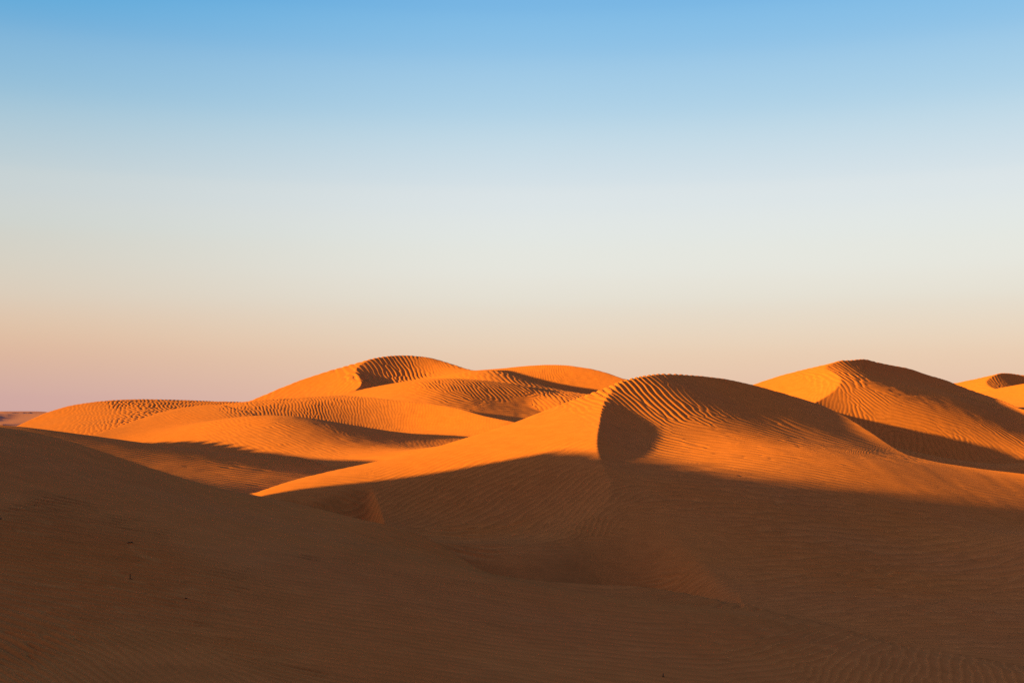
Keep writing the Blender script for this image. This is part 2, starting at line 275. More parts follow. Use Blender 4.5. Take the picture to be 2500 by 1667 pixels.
def hash2(i, j, k=0):
    n = (i.astype(np.int64) * 374761393 + j.astype(np.int64) * 668265263 + k * 1442695041) & 0xFFFFFFFF
    n = ((n ^ (n >> 13)) * 1274126177) & 0xFFFFFFFF
    n = ((n ^ (n >> 16)) * 2246822519) & 0xFFFFFFFF
    return ((n ^ (n >> 15)) & 0xFFFFFF) / float(0x1000000)
def vnoise(x, y, k=0):
    i = np.floor(x); j = np.floor(y); fx = x - i; fy = y - j
    fx = fx * fx * fx * (fx * (fx * 6 - 15) + 10); fy = fy * fy * fy * (fy * (fy * 6 - 15) + 10)
    i = i.astype(np.int64); j = j.astype(np.int64)
    a = hash2(i, j, k); b = hash2(i + 1, j, k); c = hash2(i, j + 1, k); e = hash2(i + 1, j + 1, k)
    return (a + (b - a) * fx + (c - a) * fy + (a - b - c + e) * fx * fy) * 2 - 1

def floor_z(X, Y):
    r = np.hypot(X, Y)
    return -5.6 - np.clip((r - 60) / 200, 0, 1.5) + 0.5 * vnoise(X / 23 + 5, Y / 23, 3)

def combine(get, X, Y):
    """height, owner of the sand at world points; get(sheet) -> sheet height there"""
    d = Y; u = CX + FL * X / np.maximum(d, 0.5)
    H = floor_z(X, Y); own = np.full(X.shape, -1, np.int16)
    for k, (nm, sh, box) in enumerate(DUNES):
        z = get(sh[0])
        for s in sh[1:]:
            soft = 0.10 if s.endswith('rear') or s.endswith('back') else (0.035 if nm in ('main',) else 0.07)
            if s == 'near_band': soft = 0.25
            if s == 'main_apron': soft = 0.55
            if s == 'main_pocket': soft = 0.12
            z = smin(z, get(s), soft)
        z = z - footprint(u, d, box)
        own = np.where(z > H, k, own)
        H = smax(H, z, {'near': .22, 'main': .22, 'floor': .4, 'shoulder': .3}.get(nm, .1))
    z = shade_dune(X, Y)
    own = np.where(z > H, len(DUNES), own)
    H = smax(H, z, 0.3)
    return H, own

def direct(X, Y):
    return combine(lambda s: evaluate(SHEETS[s], X, Y), X, Y)

# ---------------------------------------------------------------- coarse survey grid (bearing x log distance)
UA, UB, DA, DB = -220.0, 2720.0, 4.2, 212.0
NU, NB = 420, 520
ua = np.linspace(UA, UB, NU); be = np.linspace(math.log(DA), math.log(DB), NB)
GU, GB = np.meshgrid(ua, be, indexing='ij')
GD = np.exp(GB); GX = (GU - CX) / FL * GD
GRID = {n: evaluate(S, GX, GD) for n, S in SHEETS.items()}
print('grid', round(time.time() - T0, 1))

def cubic(F, fu, fb):
    """Catmull-Rom lookup of grid F at fractional indices"""
    iu = np.clip(np.floor(fu).astype(np.int32), 1, F.shape[0] - 3); ib = np.clip(np.floor(fb).astype(np.int32), 1, F.shape[1] - 3)
    tu = (fu - iu).astype(np.float32); tb = (fb - ib).astype(np.float32)
    def wts(t):
        t2 = t * t; t3 = t2 * t
        return (-.5 * t3 + t2 - .5 * t, 1.5 * t3 - 2.5 * t2 + 1, -1.5 * t3 + 2 * t2 + .5 * t, .5 * t3 - .5 * t2)
    wu, wb = wts(tu), wts(tb)
    out = 0
    base = iu * F.shape[1] + ib
    Fr = F.ravel()
    for a in range(4):
        r = 0
        for b in range(4):
            r = r + wb[b] * Fr[base + (a - 1) * F.shape[1] + (b - 1)]
        out = out + wu[a] * r
    return out

# visible extent: rows of the mesh go where the slope turns towards the eye
NBV = 2600
bev = np.linspace(math.log(DA), math.log(DB), NBV)
VU, VB = np.meshgrid(ua, bev, indexing='ij')
VD = np.exp(VB); VX = (VU - CX) / FL * VD
fu_ = (VU - UA) / (UB - UA) * (NU - 1); fb_ = (VB - be[0]) / (be[-1] - be[0]) * (NB - 1)
VH, VOWN = combine(lambda s: cubic(GRID[s], fu_, fb_), VX, VD)
VY = HZ - VH / VD * FL
run = np.minimum.accumulate(VY, axis=1)
vis = (VY <= run + 0.8)
inframe = VY < 1760
dens = np.abs(np.gradient(VY, axis=1)) * vis * inframe
def box_blur(a, n, axis):
    if n < 2: return a
    p = [(0, 0), (0, 0)]; p[axis] = (n, n)
    c = np.cumsum(np.pad(a, p, mode='edge'), axis=axis)
    L = a.shape[axis]
    hi = np.take(c, np.arange(n, n + L) + n // 2, axis=axis); lo = np.take(c, np.arange(n, n + L) - (n - n // 2), axis=axis)
    return (hi - lo) / n
dens = box_blur(box_blur(dens, 25, 1), 9, 0)
dens = dens + 0.35 * dens.mean() + 0.02
cdf = np.cumsum(dens, axis=1); cdf = (cdf - cdf[:, :1]) / (cdf[:, -1:] - cdf[:, :1])
cdf = box_blur(box_blur(cdf, 13, 0), 13, 0)
NC, NR = (700, 520) if QUICK else (1660, 1250)
uf = np.linspace(-150, 2650, NC)
q = np.linspace(0, 1, NR)
rows_c = np.stack([np.interp(q, cdf[i], bev) for i in range(NU)])       # NU x NR
fi = (uf - UA) / (UB - UA) * (NU - 1); i0 = np.floor(fi).astype(int); t = (fi - i0)[:, None]
MB = rows_c[i0] * (1 - t) + rows_c[i0 + 1] * t                          # NC x NR log distance
MU = np.repeat(uf[:, None], NR, 1)
MD = np.exp(MB); MX = (MU - CX) / FL * MD
fu_ = (MU - UA) / (UB - UA) * (NU - 1); fb_ = (MB - be[0]) / (be[-1] - be[0]) * (NB - 1)
MH, MOWN = combine(lambda s: cubic(GRID[s], fu_, fb_), MX, MD)
print('mesh heights', round(time.time() - T0, 1))

# ---------------------------------------------------------------- wind ripples
# survey of the ripples: where seen (u, v), lean of the crests there, spacing, steepness
RIPPLES = [
 (40,1180,9,6,.05),(100,1260,10,7,.16),(100,1400,10,8,.2),(300,1400,10,9,.2),(600,1500,10,9,.2),(1000,1550,9,9,.2),(1300,1640,8,9,.18),(40,1570,24,15,.42),(60,1640,26,16,.55),(200,1645,38,17,.34),(400,1650,36,16,.14),
 (600,1320,12,7,.045),(800,1400,8,7,.12),(1100,1450,9,7,.14),(1400,1540,6,9,.16),(1700,1560,2,12,.22),(1900,1520,-8,12,.24),(2050,1560,-18,14,.24),(2180,1620,-80,26,.42),(2350,1600,-88,28,.38),(2050,1640,-60,20,.3),(1850,1640,-6,14,.2),(1600,1640,6,12,.18),
 (250,1140,10,7,.03),(500,1200,10,7,.03),(800,1275,8,7,.05),(950,1310,14,9,.13),(1080,1350,18,9,.13),
 (1100,1200,-28,9,.2),(1300,1180,-27,9,.2),(1250,1300,-20,9,.16),(1000,1230,-25,8,.15),(1430,1210,-40,9,.16),(1440,1290,-58,10,.15),(1000,1135,-20,6,.05),(800,1165,0,6,.07),(1380,1050,-18,6,.035),(1250,1080,-20,6,.035),(1150,1330,6,8,.12),(1250,1385,6,8,.02),(1340,1395,6,8,.02),(1420,1385,-85,14,.03),(1490,1340,0,8,.02),(1620,1330,0,8,.02),(1700,1380,0,8,.03),(1550,1390,0,8,.03),(1430,1100,-20,8,.12),
 (1700,1050,8,7,.24),(1640,1080,12,7.5,.26),(1850,1110,8,6.2,.22),(2000,1140,9,5.5,.18),(2200,1170,9,5,.10),(2400,1200,9,5,.04),(1545,950,44,11,.55),(1600,935,46,11,.55),(1580,975,40,10,.5),(1650,1000,38,10,.42),(1680,950,48,10,.16),(1710,1010,35,8,.20),(1800,1030,14,6.5,.12),(1750,945,48,9,.04),(1740,975,45,9,.06),(1850,1000,25,8,.04),(2000,1050,20,8,.04),(1540,1120,10,6,.06),(1560,1060,30,6,.06),(1510,1020,40,7,.10),(1700,1200,4,7,.13),(1900,1250,4,8,.13),(2200,1300,3,8,.12),(2300,1430,0,9,.12),(2100,1420,-3,10,.16),(1900,1400,-4,9,.12),(1650,1420,-30,9,.10),(1560,1300,0,8,.02),
 (910,895,52,9,.42),(935,905,58,10,.5),(960,922,70,11,.55),(1010,922,74,10,.55),(880,925,28,8,.3),(990,895,52,9,.4),(1045,892,75,6,.10),(1100,905,22,5,.16),(1160,905,15,5,.15),(800,930,-30,7,.02),(860,945,-55,9,.16),
 (1080,940,56,6.5,.34),(1150,950,50,6.5,.34),(1200,958,40,6,.28),(1060,962,20,6,.24),(1120,975,15,6,.26),(1220,985,5,5,.14),(950,955,-20,6,.02),(1000,975,10,6,.06),
 (620,1004,60,8,.4),(690,1012,76,8,.40),(760,1010,84,8,.36),(850,1000,74,7,.30),(920,1005,68,7,.2),(1000,1020,100,7,.10),(1100,1030,104,7,.07),
 (300,985,72,10,.42),(380,985,82,10,.46),(345,1005,24,7,.34),(230,1000,104,9,.14),(500,982,82,8,.34),(100,1020,-30,8,.03),
 (500,1010,20,5,.14),(580,1020,20,5,.2),(650,1035,15,5,.16),(740,1090,20,5.5,.12),(800,1108,20,6,.13),(900,1090,8,5,.05),(1000,1060,60,9,.04),(860,1048,60,9,.06),(780,1062,20,6,.03),(900,1075,10,5,.04),(400,1060,20,6,.015),(1080,1075,70,9,.04),
 (2200,1020,14,8,.24),(2300,1050,16,8,.24),(2110,985,38,8,.32),(2080,1020,74,10,.26),(2300,1070,50,10,.2),(2240,1085,82,14,.26),(2340,1092,76,13,.2),(2020,902,18,5.5,.26),(2420,1080,35,8,.12),(1900,950,-20,6,.02),(2200,930,15,6,.03),(2050,985,100,9,.18),
 (400,1130,8,4.5,.09),(600,1150,8,4.5,.09),(200,1085,8,5,.1),
 (1280,905,84,5.5,.2),(1350,905,82,5.5,.2),(1400,916,10,5,.22),(1440,930,0,5,.03),
 (2415,935,38,4.5,.3),(2360,940,0,5,.02),(2470,930,0,5,.02),
]
RU = np.array([r[0] for r in RIPPLES], float); RV = np.array([r[1] for r in RIPPLES], float)
GHX = np.gradient(VH, ua, axis=0) * FL / VD
# world slopes of the smooth sand on the fine survey grid
dz_db = np.gradient(VH, bev, axis=1)
dz_du = np.gradient(VH, ua, axis=0)
# p = dz/dx at fixed y ; q = dz/dy at fixed x
PX = dz_du * FL / VD
QY = dz_db / VD - PX * (VU - CX) / FL
rc, rs, rl, ra, ro, rd = [], [], [], [], [], []
for (u, v, ang, sp, am) in RIPPLES:
    i = int(np.clip(round((u - UA) / (UB - UA) * (NU - 1)), 0, NU - 1))
    j = np.argmin(np.where(vis[i] & (VY[i] < 1750), np.abs(VY[i] - v), 1e9))
    d = VD[i, j]; x = VX[i, j]; z = VH[i, j]; p = PX[i, j]; qq = QY[i, j]
    # plate jacobian of sand motion (dx, dy)
    J = np.array([[FL / d, -FL * x / d ** 2], [-FL * p / d, -FL * qq / d + FL * z / d ** 2]])
    Ji = np.linalg.pinv(J, rcond=0.02)
    a = math.radians(ang)
    along = Ji @ np.array([math.cos(a), math.sin(a)])
    along /= np.linalg.norm(along)
    # spacing measured across the crests on the plate: gradient of phase maps with J^T
    shady = (VOWN[i, j] in (0, -1) and v < 1590 and am > .05) or (VOWN[i, j] == 1 and v > 1170)
    gph = J.T @ np.array([-math.sin(a), math.cos(a)]) / (sp * (1.3 if shady else 1.0))
    lam = 1.0 / max(np.linalg.norm(gph), 1e-6)
    th = math.atan2(gph[1], gph[0])
    rc.append(math.cos(2 * th)); rs.append(math.sin(2 * th))
    lam = float(np.clip(lam, 0.0018 * d, 0.02 * d)); 
    rl.append(math.log(lam / d)); ra.append(am * (2.3 if shady else 1.0)); ro.append(VOWN[i, j]); rd.append(d)
rc, rs, rl, ra, ro, rd = map(np.array, (rc, rs, rl, ra, ro, rd))
if os.environ.get('VERBOSE'):
    for r, l, d, o in zip(RIPPLES, rl, rd, ro): print('rip', r, 'd %.1f lam %.3f own %s' % (d, math.exp(l) * d, DUNES[o][0] if 0 <= o < len(DUNES) else o))

def ripple_field(u, v, own):
    """direction (cos2,sin2), log wavelength / distance, steepness at plate places of one dune"""
    m = (ro == own)
    if not m.any(): return None
    out = [0, 0, 0, 0]; W = 0
    for k in np.nonzero(m)[0]:
        r2 = ((u - RU[k]) / 90) ** 2 + ((v - RV[k]) / 38) ** 2
        if own == 0: r2 = ((u - RU[k]) / 180) ** 2 + ((v - RV[k]) / 90) ** 2
        w = 1.0 / (0.08 + r2) ** 2
        W = W + w
        for i_, a_ in enumerate((rc, rs, rl, ra)): out[i_] = out[i_] + w * a_[k]
    return [o / W for o in out]

def vert_v(H, D): return HZ - H / D * FL

DISP = np.zeros_like(MH); GRAIN_SHADE = np.zeros_like(MH)
alpha = (MU - CX) / FL
MV = vert_v(MH, MD)
for k in range(len(DUNES)):
    m = MOWN == k
    f = (m & (MV < 1800)) if True else m
    if not f.any() or not (ro == k).any(): continue
    A_, B_, U_, V_ = alpha[f], MB[f], MU[f], MV[f]
    cell = float(np.exp(np.median(rl[ro == k]))) * 3.2
    ia0, ib0 = int(np.floor(A_.min() / cell)) - 1, int(np.floor(B_.min() / cell)) - 1
    na, nb = int(np.floor(A_.max() / cell)) - ia0 + 2, int(np.floor(B_.max() / cell)) - ib0 + 2
    I, J = np.meshgrid(np.arange(na) + ia0, np.arange(nb) + ib0, indexing='ij')
    imp = []
    for n in range(4):
        xa = (I + hash2(I, J, 11 + n * 7 + k)) * cell; xb = (J + hash2(I, J, 12 + n * 7 + k)) * cell
        uu = np.clip(CX + xa * FL, UA, UB); bb = np.clip(xb, be[0], be[-1])
        iu = np.clip(((uu - UA) / (UB - UA) * (NU - 1)).astype(int), 0, NU - 1); ib = np.clip(((bb - bev[0]) / (bev[-1] - bev[0]) * (NBV - 1)).astype(int), 0, NBV - 1)
        vv = VY[iu, ib]
        c2, s2, ll, aa = ripple_field(uu, vv, k)
        th = 0.5 * np.arctan2(s2, c2)
        fr = 2 * math.pi / np.exp(ll)
        imp.append((xa, xb, np.cos(th) * fr, (np.sin(th) + xa * np.cos(th)) * fr, hash2(I, J, 13 + n * 7 + k) * 2 * math.pi))
    re = np.zeros(A_.shape, np.float32); im = np.zeros(A_.shape, np.float32)
    ci = np.floor(A_ / cell).astype(np.int32) - ia0; cj = np.floor(B_ / cell).astype(np.int32) - ib0
    for (xa, xb, fa, fb, ph) in imp:
        for di in (-1, 0, 1):
            for dj in (-1, 0, 1):
                ii = np.clip(ci + di, 0, na - 1); jj = np.clip(cj + dj, 0, nb - 1)
                da = (A_ - xa[ii, jj]); db = (B_ - xb[ii, jj])
                w = np.maximum(0, 1 - (da * da + db * db) / (cell * cell)) ** 3
                arg = fa[ii, jj] * da + fb[ii, jj] * db + ph[ii, jj]
                re += w * np.cos(arg); im += w * np.sin(arg)
    phi = np.arctan2(im, re); mag = np.hypot(re, im)
    c2, s2, ll, aa = ripple_field(U_, V_, k)
    lam = np.exp(ll) * MD[f]
    patch = 0.8 + 0.35 * vnoise(MX[f] / 2.3, MD[f] / 3.1, 5 + k)
    prof = np.sin(phi) + 0.26 * np.sin(2 * phi + 0.9)
    GRAIN_SHADE[f] = np.minimum(1, mag / 0.35) * np.sin(phi + .35) * np.clip(aa / .3, 0, 1)
    DISP[f] = (lam / (2 * math.pi) * aa * patch * np.minimum(1, mag / 0.35) * prof)
print('ripples', round(time.time() - T0, 1))
MZ = MH + DISP
# a breath of unevenness no survey would catch
MZ = MZ + 0.006 * vnoise(MX / 0.9, MD / 1.3, 21) * np.clip(MD / 60, .3, 2)

# ---------------------------------------------------------------- scene
C = bpy.context.scene.collection
def link(name, me, mat):
    o = bpy.data.objects.new(name, me); C.objects.link(o)
    if mat: me.materials.append(mat)
    return o

def grid_mesh(name, V, quads, smooth=True):
    me = bpy.data.meshes.new(name)
    nV, nF = len(V), len(quads)
    me.vertices.add(nV); me.vertices.foreach_set('co', np.ascontiguousarray(V, np.float32).ravel())
    me.loops.add(nF * 4); me.loops.foreach_set('vertex_index', np.ascontiguousarray(quads, np.int32).ravel())
    me.polygons.add(nF); me.polygons.foreach_set('loop_start', np.arange(0, nF * 4, 4, dtype=np.int32))
    me.polygons.foreach_set('use_smooth', np.full(nF, smooth))
    me.update(calc_edges=True)
    return me

def node(nt, t, **kw):
    n = nt.nodes.new(t)
    for k, v in kw.items():
        if k == 'ins':
            for a, b in v.items(): n.inputs[a].default_value = b
        else: setattr(n, k, v)
    return n

def sand_material(name, base, alt, grain=1.0):
    m = bpy.data.materials.new(name); m.use_nodes = True
    nt = m.node_tree; nt.nodes.clear()
    out = node(nt, 'ShaderNodeOutputMaterial'); bs = node(nt, 'ShaderNodeBsdfPrincipled')
    bs.inputs['Roughness'].default_value = 1.0
    bs.inputs['Specular IOR Level'].default_value = 0.0
    bs.inputs['Diffuse Roughness'].default_value = 0.6
    tc = node(nt, 'ShaderNodeTexCoord')
    big = node(nt, 'ShaderNodeTexNoise', ins={'Scale': 0.11, 'Detail': 5.0, 'Roughness': 0.55})
    mid = node(nt, 'ShaderNodeTexNoise', ins={'Scale': 1.7, 'Detail': 4.0, 'Roughness': 0.6})
    fine = node(nt, 'ShaderNodeTexNoise', ins={'Scale': 38.0, 'Detail': 3.0, 'Roughness': 0.7})
    for n in (big, mid, fine): nt.links.new(tc.outputs['Object'], n.inputs['Vector'])
    r = node(nt, 'ShaderNodeMapRange', ins={1: .36, 2: .64, 3: 0., 4: 1.})
    nt.links.new(big.outputs['Fac'], r.inputs[0])
    mx = node(nt, 'ShaderNodeMix', data_type='RGBA'); mx.inputs[6].default_value = (*base, 1); mx.inputs[7].default_value = (*alt, 1)
    nt.links.new(r.outputs[0], mx.inputs[0])
    r2 = node(nt, 'ShaderNodeMapRange', ins={1: .25, 2: .75, 3: .90, 4: 1.10})
    nt.links.new(mid.outputs['Fac'], r2.inputs[0])
    r3 = node(nt, 'ShaderNodeMapRange', ins={1: .2, 2: .8, 3: 1 - .16 * grain, 4: 1 + .16 * grain})
    nt.links.new(fine.outputs['Fac'], r3.inputs[0])
    mu = node(nt, 'ShaderNodeMath', operation='MULTIPLY'); nt.links.new(r2.outputs[0], mu.inputs[0]); nt.links.new(r3.outputs[0], mu.inputs[1])
    # darker grain tone on ripple crests, also painted in to stand for ripple shading
    gs = node(nt, 'ShaderNodeAttribute', attribute_name='grain_shade')
    r4 = node(nt, 'ShaderNodeMapRange', ins={1: -1., 2: 1., 3: 1.11, 4: .89}); nt.links.new(gs.outputs['Fac'], r4.inputs[0])
    mu0 = mu; mu = node(nt, 'ShaderNodeMath', operation='MULTIPLY'); nt.links.new(mu0.outputs[0], mu.inputs[0]); nt.links.new(r4.outputs[0], mu.inputs[1])
    sc = node(nt, 'ShaderNodeVectorMath', operation='SCALE'); nt.links.new(mx.outputs[2], sc.inputs[0]); nt.links.new(mu.outputs[0], sc.inputs['Scale'])
    nt.links.new(sc.outputs[0], bs.inputs['Base Color'])
    bp = node(nt, 'ShaderNodeBump', ins={'Strength': 0.25 * grain, 'Distance': 0.01})
    nt.links.new(fine.outputs['Fac'], bp.inputs['Height']); nt.links.new(bp.outputs[0], bs.inputs['Normal'])
    nt.links.new(bs.outputs[0], out.inputs[0])
    return m

SAND = sand_material('sand', (.66, .200, .052), (.62, .197, .060))
SAND_HAZED = sand_material('hazed_sand', (.64, .25, .17), (.58, .25, .21), 0.2)  # distance haze is painted in as a paler, pinker sand colour

LABELS = {
 'near': 'dark shaded foreground dune of fine brown ripples filling the bottom left',
 'main': 'big curved dune with a sharp dark edge between its orange flank and rippled lee side',
 'low': 'low brown dune in shadow between the foreground swell and the sunlit middle dunes',
 'mid': 'sunlit middle dune with a long striped slip face below a straight crest',
 'floor': 'orange sand apron with a shadowed hollow below the striped slip face',
 'left': 'long low orange dune with ripple-striped crest on the left skyline',
 'tall': 'tallest orange dune on the skyline with a dark rippled bowl under its top',
 'shoulder': 'rounded ripple-marked shoulder of sand in front of the tallest dune',
 'rear': 'small orange dune with a curved shadow behind the right shoulder of the tallest dune',
 'right': 'high right-hand dune with dark brown lee side and glowing fluted bowl',
 'far': 'far dune at the right edge with orange flank and dark rounded top',
 'farfront': 'thin sunlit ridge of sand in front of the far dune at the right edge',
}
# --- the sheet of dunes, one object per dune
idx = np.arange(NC * NR).reshape(NC, NR)
quads = np.stack([idx[:-1, :-1], idx[1:, :-1], idx[1:, 1:], idx[:-1, 1:]], -1).reshape(-1, 4)
own4 = MOWN.ravel()[quads]
fo = np.sort(own4, axis=1)[:, 1]
fo[fo < 0] = 0
allV = np.stack([MX, MD, MZ], -1).reshape(-1, 3)
for k, (nm, sh, box) in enumerate(DUNES + [('shade', [], None)]):
    qk = quads[fo == k]
    if not len(qk): continue
    uq, inv = np.unique(qk, return_inverse=True)
    me = grid_mesh('sand_dune', allV[uq], inv.reshape(-1, 4))
    at = me.attributes.new('grain_shade', 'FLOAT', 'POINT'); at.data.foreach_set('value', GRAIN_SHADE.ravel()[uq].astype(np.float32))
    o = link('sand_dune', me, SAND)
    o['kind'] = 'structure'
    if nm in LABELS: o['label'] = LABELS[nm]
    o['category'] = 'sand dune'
print('dunes', round(time.time() - T0, 1))

# --- sand all round: the dunes go on past both edges of the view and behind the eye
def surround(step, X0, X1, Y0, Y1):
    xs = np.arange(X0, X1 + .1, step); ys = np.arange(Y0, Y1 + .1, step)
    X, Y = np.meshgrid(xs, ys, indexing='ij')
    Z, ow = direct(X, Y)
    d = np.maximum(Y, 1e-3); u = CX + FL * X / d
    inside = (Y > DA + 1.2) & (Y < DB - 3) & (u > -150 + 2.0 * step * FL / d) & (u < 2650 - 2.0 * step * FL / d)
    Z = np.where(inside, Z - 1.6 - 0.01 * Y, Z - 0.02)
    r = np.hypot(X, Y); Z = np.where((r < 2.2) & (Z > -1.55), -1.55, Z)
    V = np.stack([X, Y, Z], -1).reshape(-1, 3)
    n = np.arange(X.size).reshape(X.shape)
    q = np.stack([n[:-1, :-1], n[1:, :-1], n[1:, 1:], n[:-1, 1:]], -1).reshape(-1, 4)
    return V, q
V, q = surround(0.8, -150, 170, -60, 262)
o = link('sand', grid_mesh('sand', V, q), SAND); o['kind'] = 'structure'
o['label'] = 'orange desert sand stretching on around the dunes'; 
# --- the plain beyond, as far as the horizon
ang = np.linspace(0, 2 * math.pi, 241); rad = np.concatenate([[0], np.geomspace(120, 9000, 60)])
AN, RD = np.meshgrid(ang, rad, indexing='ij')
PXX, PYY = np.sin(AN) * RD, np.cos(AN) * RD
PZ = -9.5 + np.clip(RD / 3000, 0, 1) * 1.5 + 0.6 * vnoise(PXX / 60, PYY / 60, 8) + 0 * AN
PZ = np.where(RD < 155, -12, PZ + 0.9)
n = np.arange(AN.size).reshape(AN.shape)
q = np.stack([n[:-1, :-1], n[:-1, 1:], n[1:, 1:], n[1:, :-1]], -1).reshape(-1, 4)
o = link('ground', grid_mesh('ground', np.stack([PXX, PYY, PZ], -1).reshape(-1, 3), q), SAND_HAZED); o['kind'] = 'structure'
o['label'] = 'far pale desert plain reaching the horizon'
# --- far belt of dunes on the horizon
an = np.linspace(math.radians(-60), math.radians(60), 1800); rr = np.geomspace(290, 4200, 190)
AN, RD = np.meshgrid(an, rr, indexing='ij')
hx, hy = np.sin(AN) * RD, np.cos(AN) * RD
def ridged(x, y, k): return 1 - np.abs(vnoise(x, y, k))
hz = -9 + 9.5 * ridged(hx / 130 + .4 * vnoise(hx / 60, hy / 80, 5), hy / 190, 31) ** 2 + 4.5 * ridged(hx / 42, hy / 75, 32) ** 2
hz += np.clip((RD - 900) / 2200, 0, 1) * 15 * (0.62 + .75 * vnoise(hx / 240, hy / 420, 33))
hz -= 10 * np.clip((RD - 3700) / 400, 0, 1)
hz = -8.8 + (hz + 8.8) * np.clip((RD - 290) / 500, 0, 1)
hz = np.minimum(hz, 0.0030 * RD + 2.6 * vnoise(hx / 70, hy / 300, 35))
n = np.arange(AN.size).reshape(AN.shape)
q = np.stack([n[:-1, :-1], n[1:, :-1], n[1:, 1:], n[:-1, 1:]], -1).reshape(-1, 4)
o = link('hills', grid_mesh('hills', np.stack([hx, hy, hz], -1).reshape(-1, 3), q), SAND_HAZED); o['kind'] = 'structure'
o['label'] = 'pinkish far dunes low on the horizon at the left edge'

# ---------------------------------------------------------------- dry twigs on the near sand
TW = bpy.data.materials.new('dry_wood'); TW.use_nodes = True
_b = TW.node_tree.nodes['Principled BSDF']; _b.inputs['Base Color'].default_value = (.06, .03, .015, 1); _b.inputs['Roughness'].default_value = .9
_n = TW.node_tree.nodes.new('ShaderNodeTexNoise'); _n.inputs['Scale'].default_value = 120
_r = TW.node_tree.nodes.new('ShaderNodeValToRGB'); _r.color_ramp.elements[0].color = (.035, .017, .009, 1); _r.color_ramp.elements[1].color = (.09, .045, .022, 1)
TW.node_tree.links.new(_n.outputs['Fac'], _r.inputs[0]); TW.node_tree.links.new(_r.outputs[0], _b.inputs['Base Color'])

def sand_at(u, v):
    i = int(np.argmin(np.abs(uf - u)))
    j = np.argmin(np.abs(vert_v(MZ[i], MD[i]) - v) + 1e6 * (MD[i] > 33))
    return np.array([MX[i, j], MD[i, j], MZ[i, j]])

def tube(V, F, pts, rad, sides=6):
    pts = [np.array(p, float) for p in pts]
    base = len(V)
    for i, p in enumerate(pts):
        t_ = pts[min(i + 1, len(pts) - 1)] - pts[max(i - 1, 0)]; t_ /= np.linalg.norm(t_)
        a = np.cross(t_, (0.3, .2, 1)); a /= np.linalg.norm(a); b = np.cross(t_, a)
        for k in range(sides):
            w = 2 * math.pi * k / sides
            V.append(p + rad[i] * (1 + .2 * math.sin(3 * k + i)) * (math.cos(w) * a + math.sin(w) * b))
    for i in range(len(pts) - 1):
        for k in range(sides):
            F.append((base + i * sides + k, base + i * sides + (k + 1) % sides, base + (i + 1) * sides + (k + 1) % sides, base + (i + 1) * sides + k))
    F.append(tuple(base + k for k in range(sides))[::-1]); F.append(tuple(base + (len(pts) - 1) * sides + k for k in range(sides)))

def twig(u, v, label, segs):
    p = sand_at(u, v)
    V, F = [], []
    for pts, rad in segs: tube(V, F, pts, rad)
    me = bpy.data.meshes.new('dry_twig'); me.from_pydata([tuple(a) for a in V], [], F)
    for pl in me.polygons: pl.use_smooth = True
    me.update()
    o = link('dry_twig', me, TW); o.location = p
    o['label'] = label; o['category'] = 'twig'; o['group'] = 'dry twigs lying on the near sand'
    return o
twig(315, 1325.5, 'thin dark twig lying flat with a knob end, highest twig on the near slope', [
    ([(-.024,-.02,.002),(-.012,0,.008),(.0,.01,.011),(.012,.0,.012)], [.004,.006,.005,.003]),
    ([(.014,0,.008),(.024,.0,.012),(.036,.006,.012),(.044,.01,.008)], [.004,.009,.010,.004])])
twig(318, 1413, 'short upright twig stuck in the sand of the shaded near slope', [
    ([(0,0,-.02),(.001,.002,.02),(.0,.003,.045),(.002,.004,.066)], [.0055,.005,.004,.002]),
    ([(.0,0,.006),(.016,-.01,.006),(.04,-.02,.003)], [.004,.0035,.002])])
twig(455, 1462.5, 'stubby dark twig fragment lying alone below the upright twig', [
    ([(-.013,0,.004),(.0,.004,.009),(.013,.0,.006)], [.004,.0075,.004])])
twig(1619, 1651, 'small bent twig at the bottom edge of the near sand', [
    ([(-.004,0,-.01),(.0,.0,.02),(.004,.004,.038)], [.007,.007,.003]),
    ([(.0,0,.006),(.014,-.006,.004)], [.005,.003])])
twig(1.5, 1267.5, 'dark twig stump at the left edge of the near sand', [
    ([(-.03,0,.0),(-.01,.004,.012),(.012,.0,.008)], [.008,.012,.006])])

# ---------------------------------------------------------------- light, sky, camera
EXPO = 2.9
sun = bpy.data.lights.new('sun', 'SUN'); sun.energy = 1.45; sun.angle = math.radians(0.8); sun.color = (1.0, .605, .015)
so = bpy.data.objects.new('sun', sun); C.objects.link(so)
import mathutils
Ldir = mathutils.Vector((-math.cos(SUN_E) * CB, -math.cos(SUN_E) * SB, math.sin(SUN_E)))
so.rotation_euler = (-Ldir).to_track_quat('-Z', 'Y').to_euler()

W = bpy.data.worlds.new('World'); bpy.context.scene.world = W; W.use_nodes = True
nt = W.node_tree; nt.nodes.clear()
wo = node(nt, 'ShaderNodeOutputWorld'); bg = node(nt, 'ShaderNodeBackground', ins={'Strength': 2 ** -EXPO})
nt.links.new(bg.outputs[0], wo.inputs[0])
def lin(c): return tuple(((x / 255) / 12.92 if x / 255 <= .04045 else ((x / 255 + .055) / 1.055) ** 2.4) for x in c)
tc = node(nt, 'ShaderNodeTexCoord'); sep = node(nt, 'ShaderNodeSeparateXYZ'); nt.links.new(tc.outputs['Generated'], sep.inputs[0])
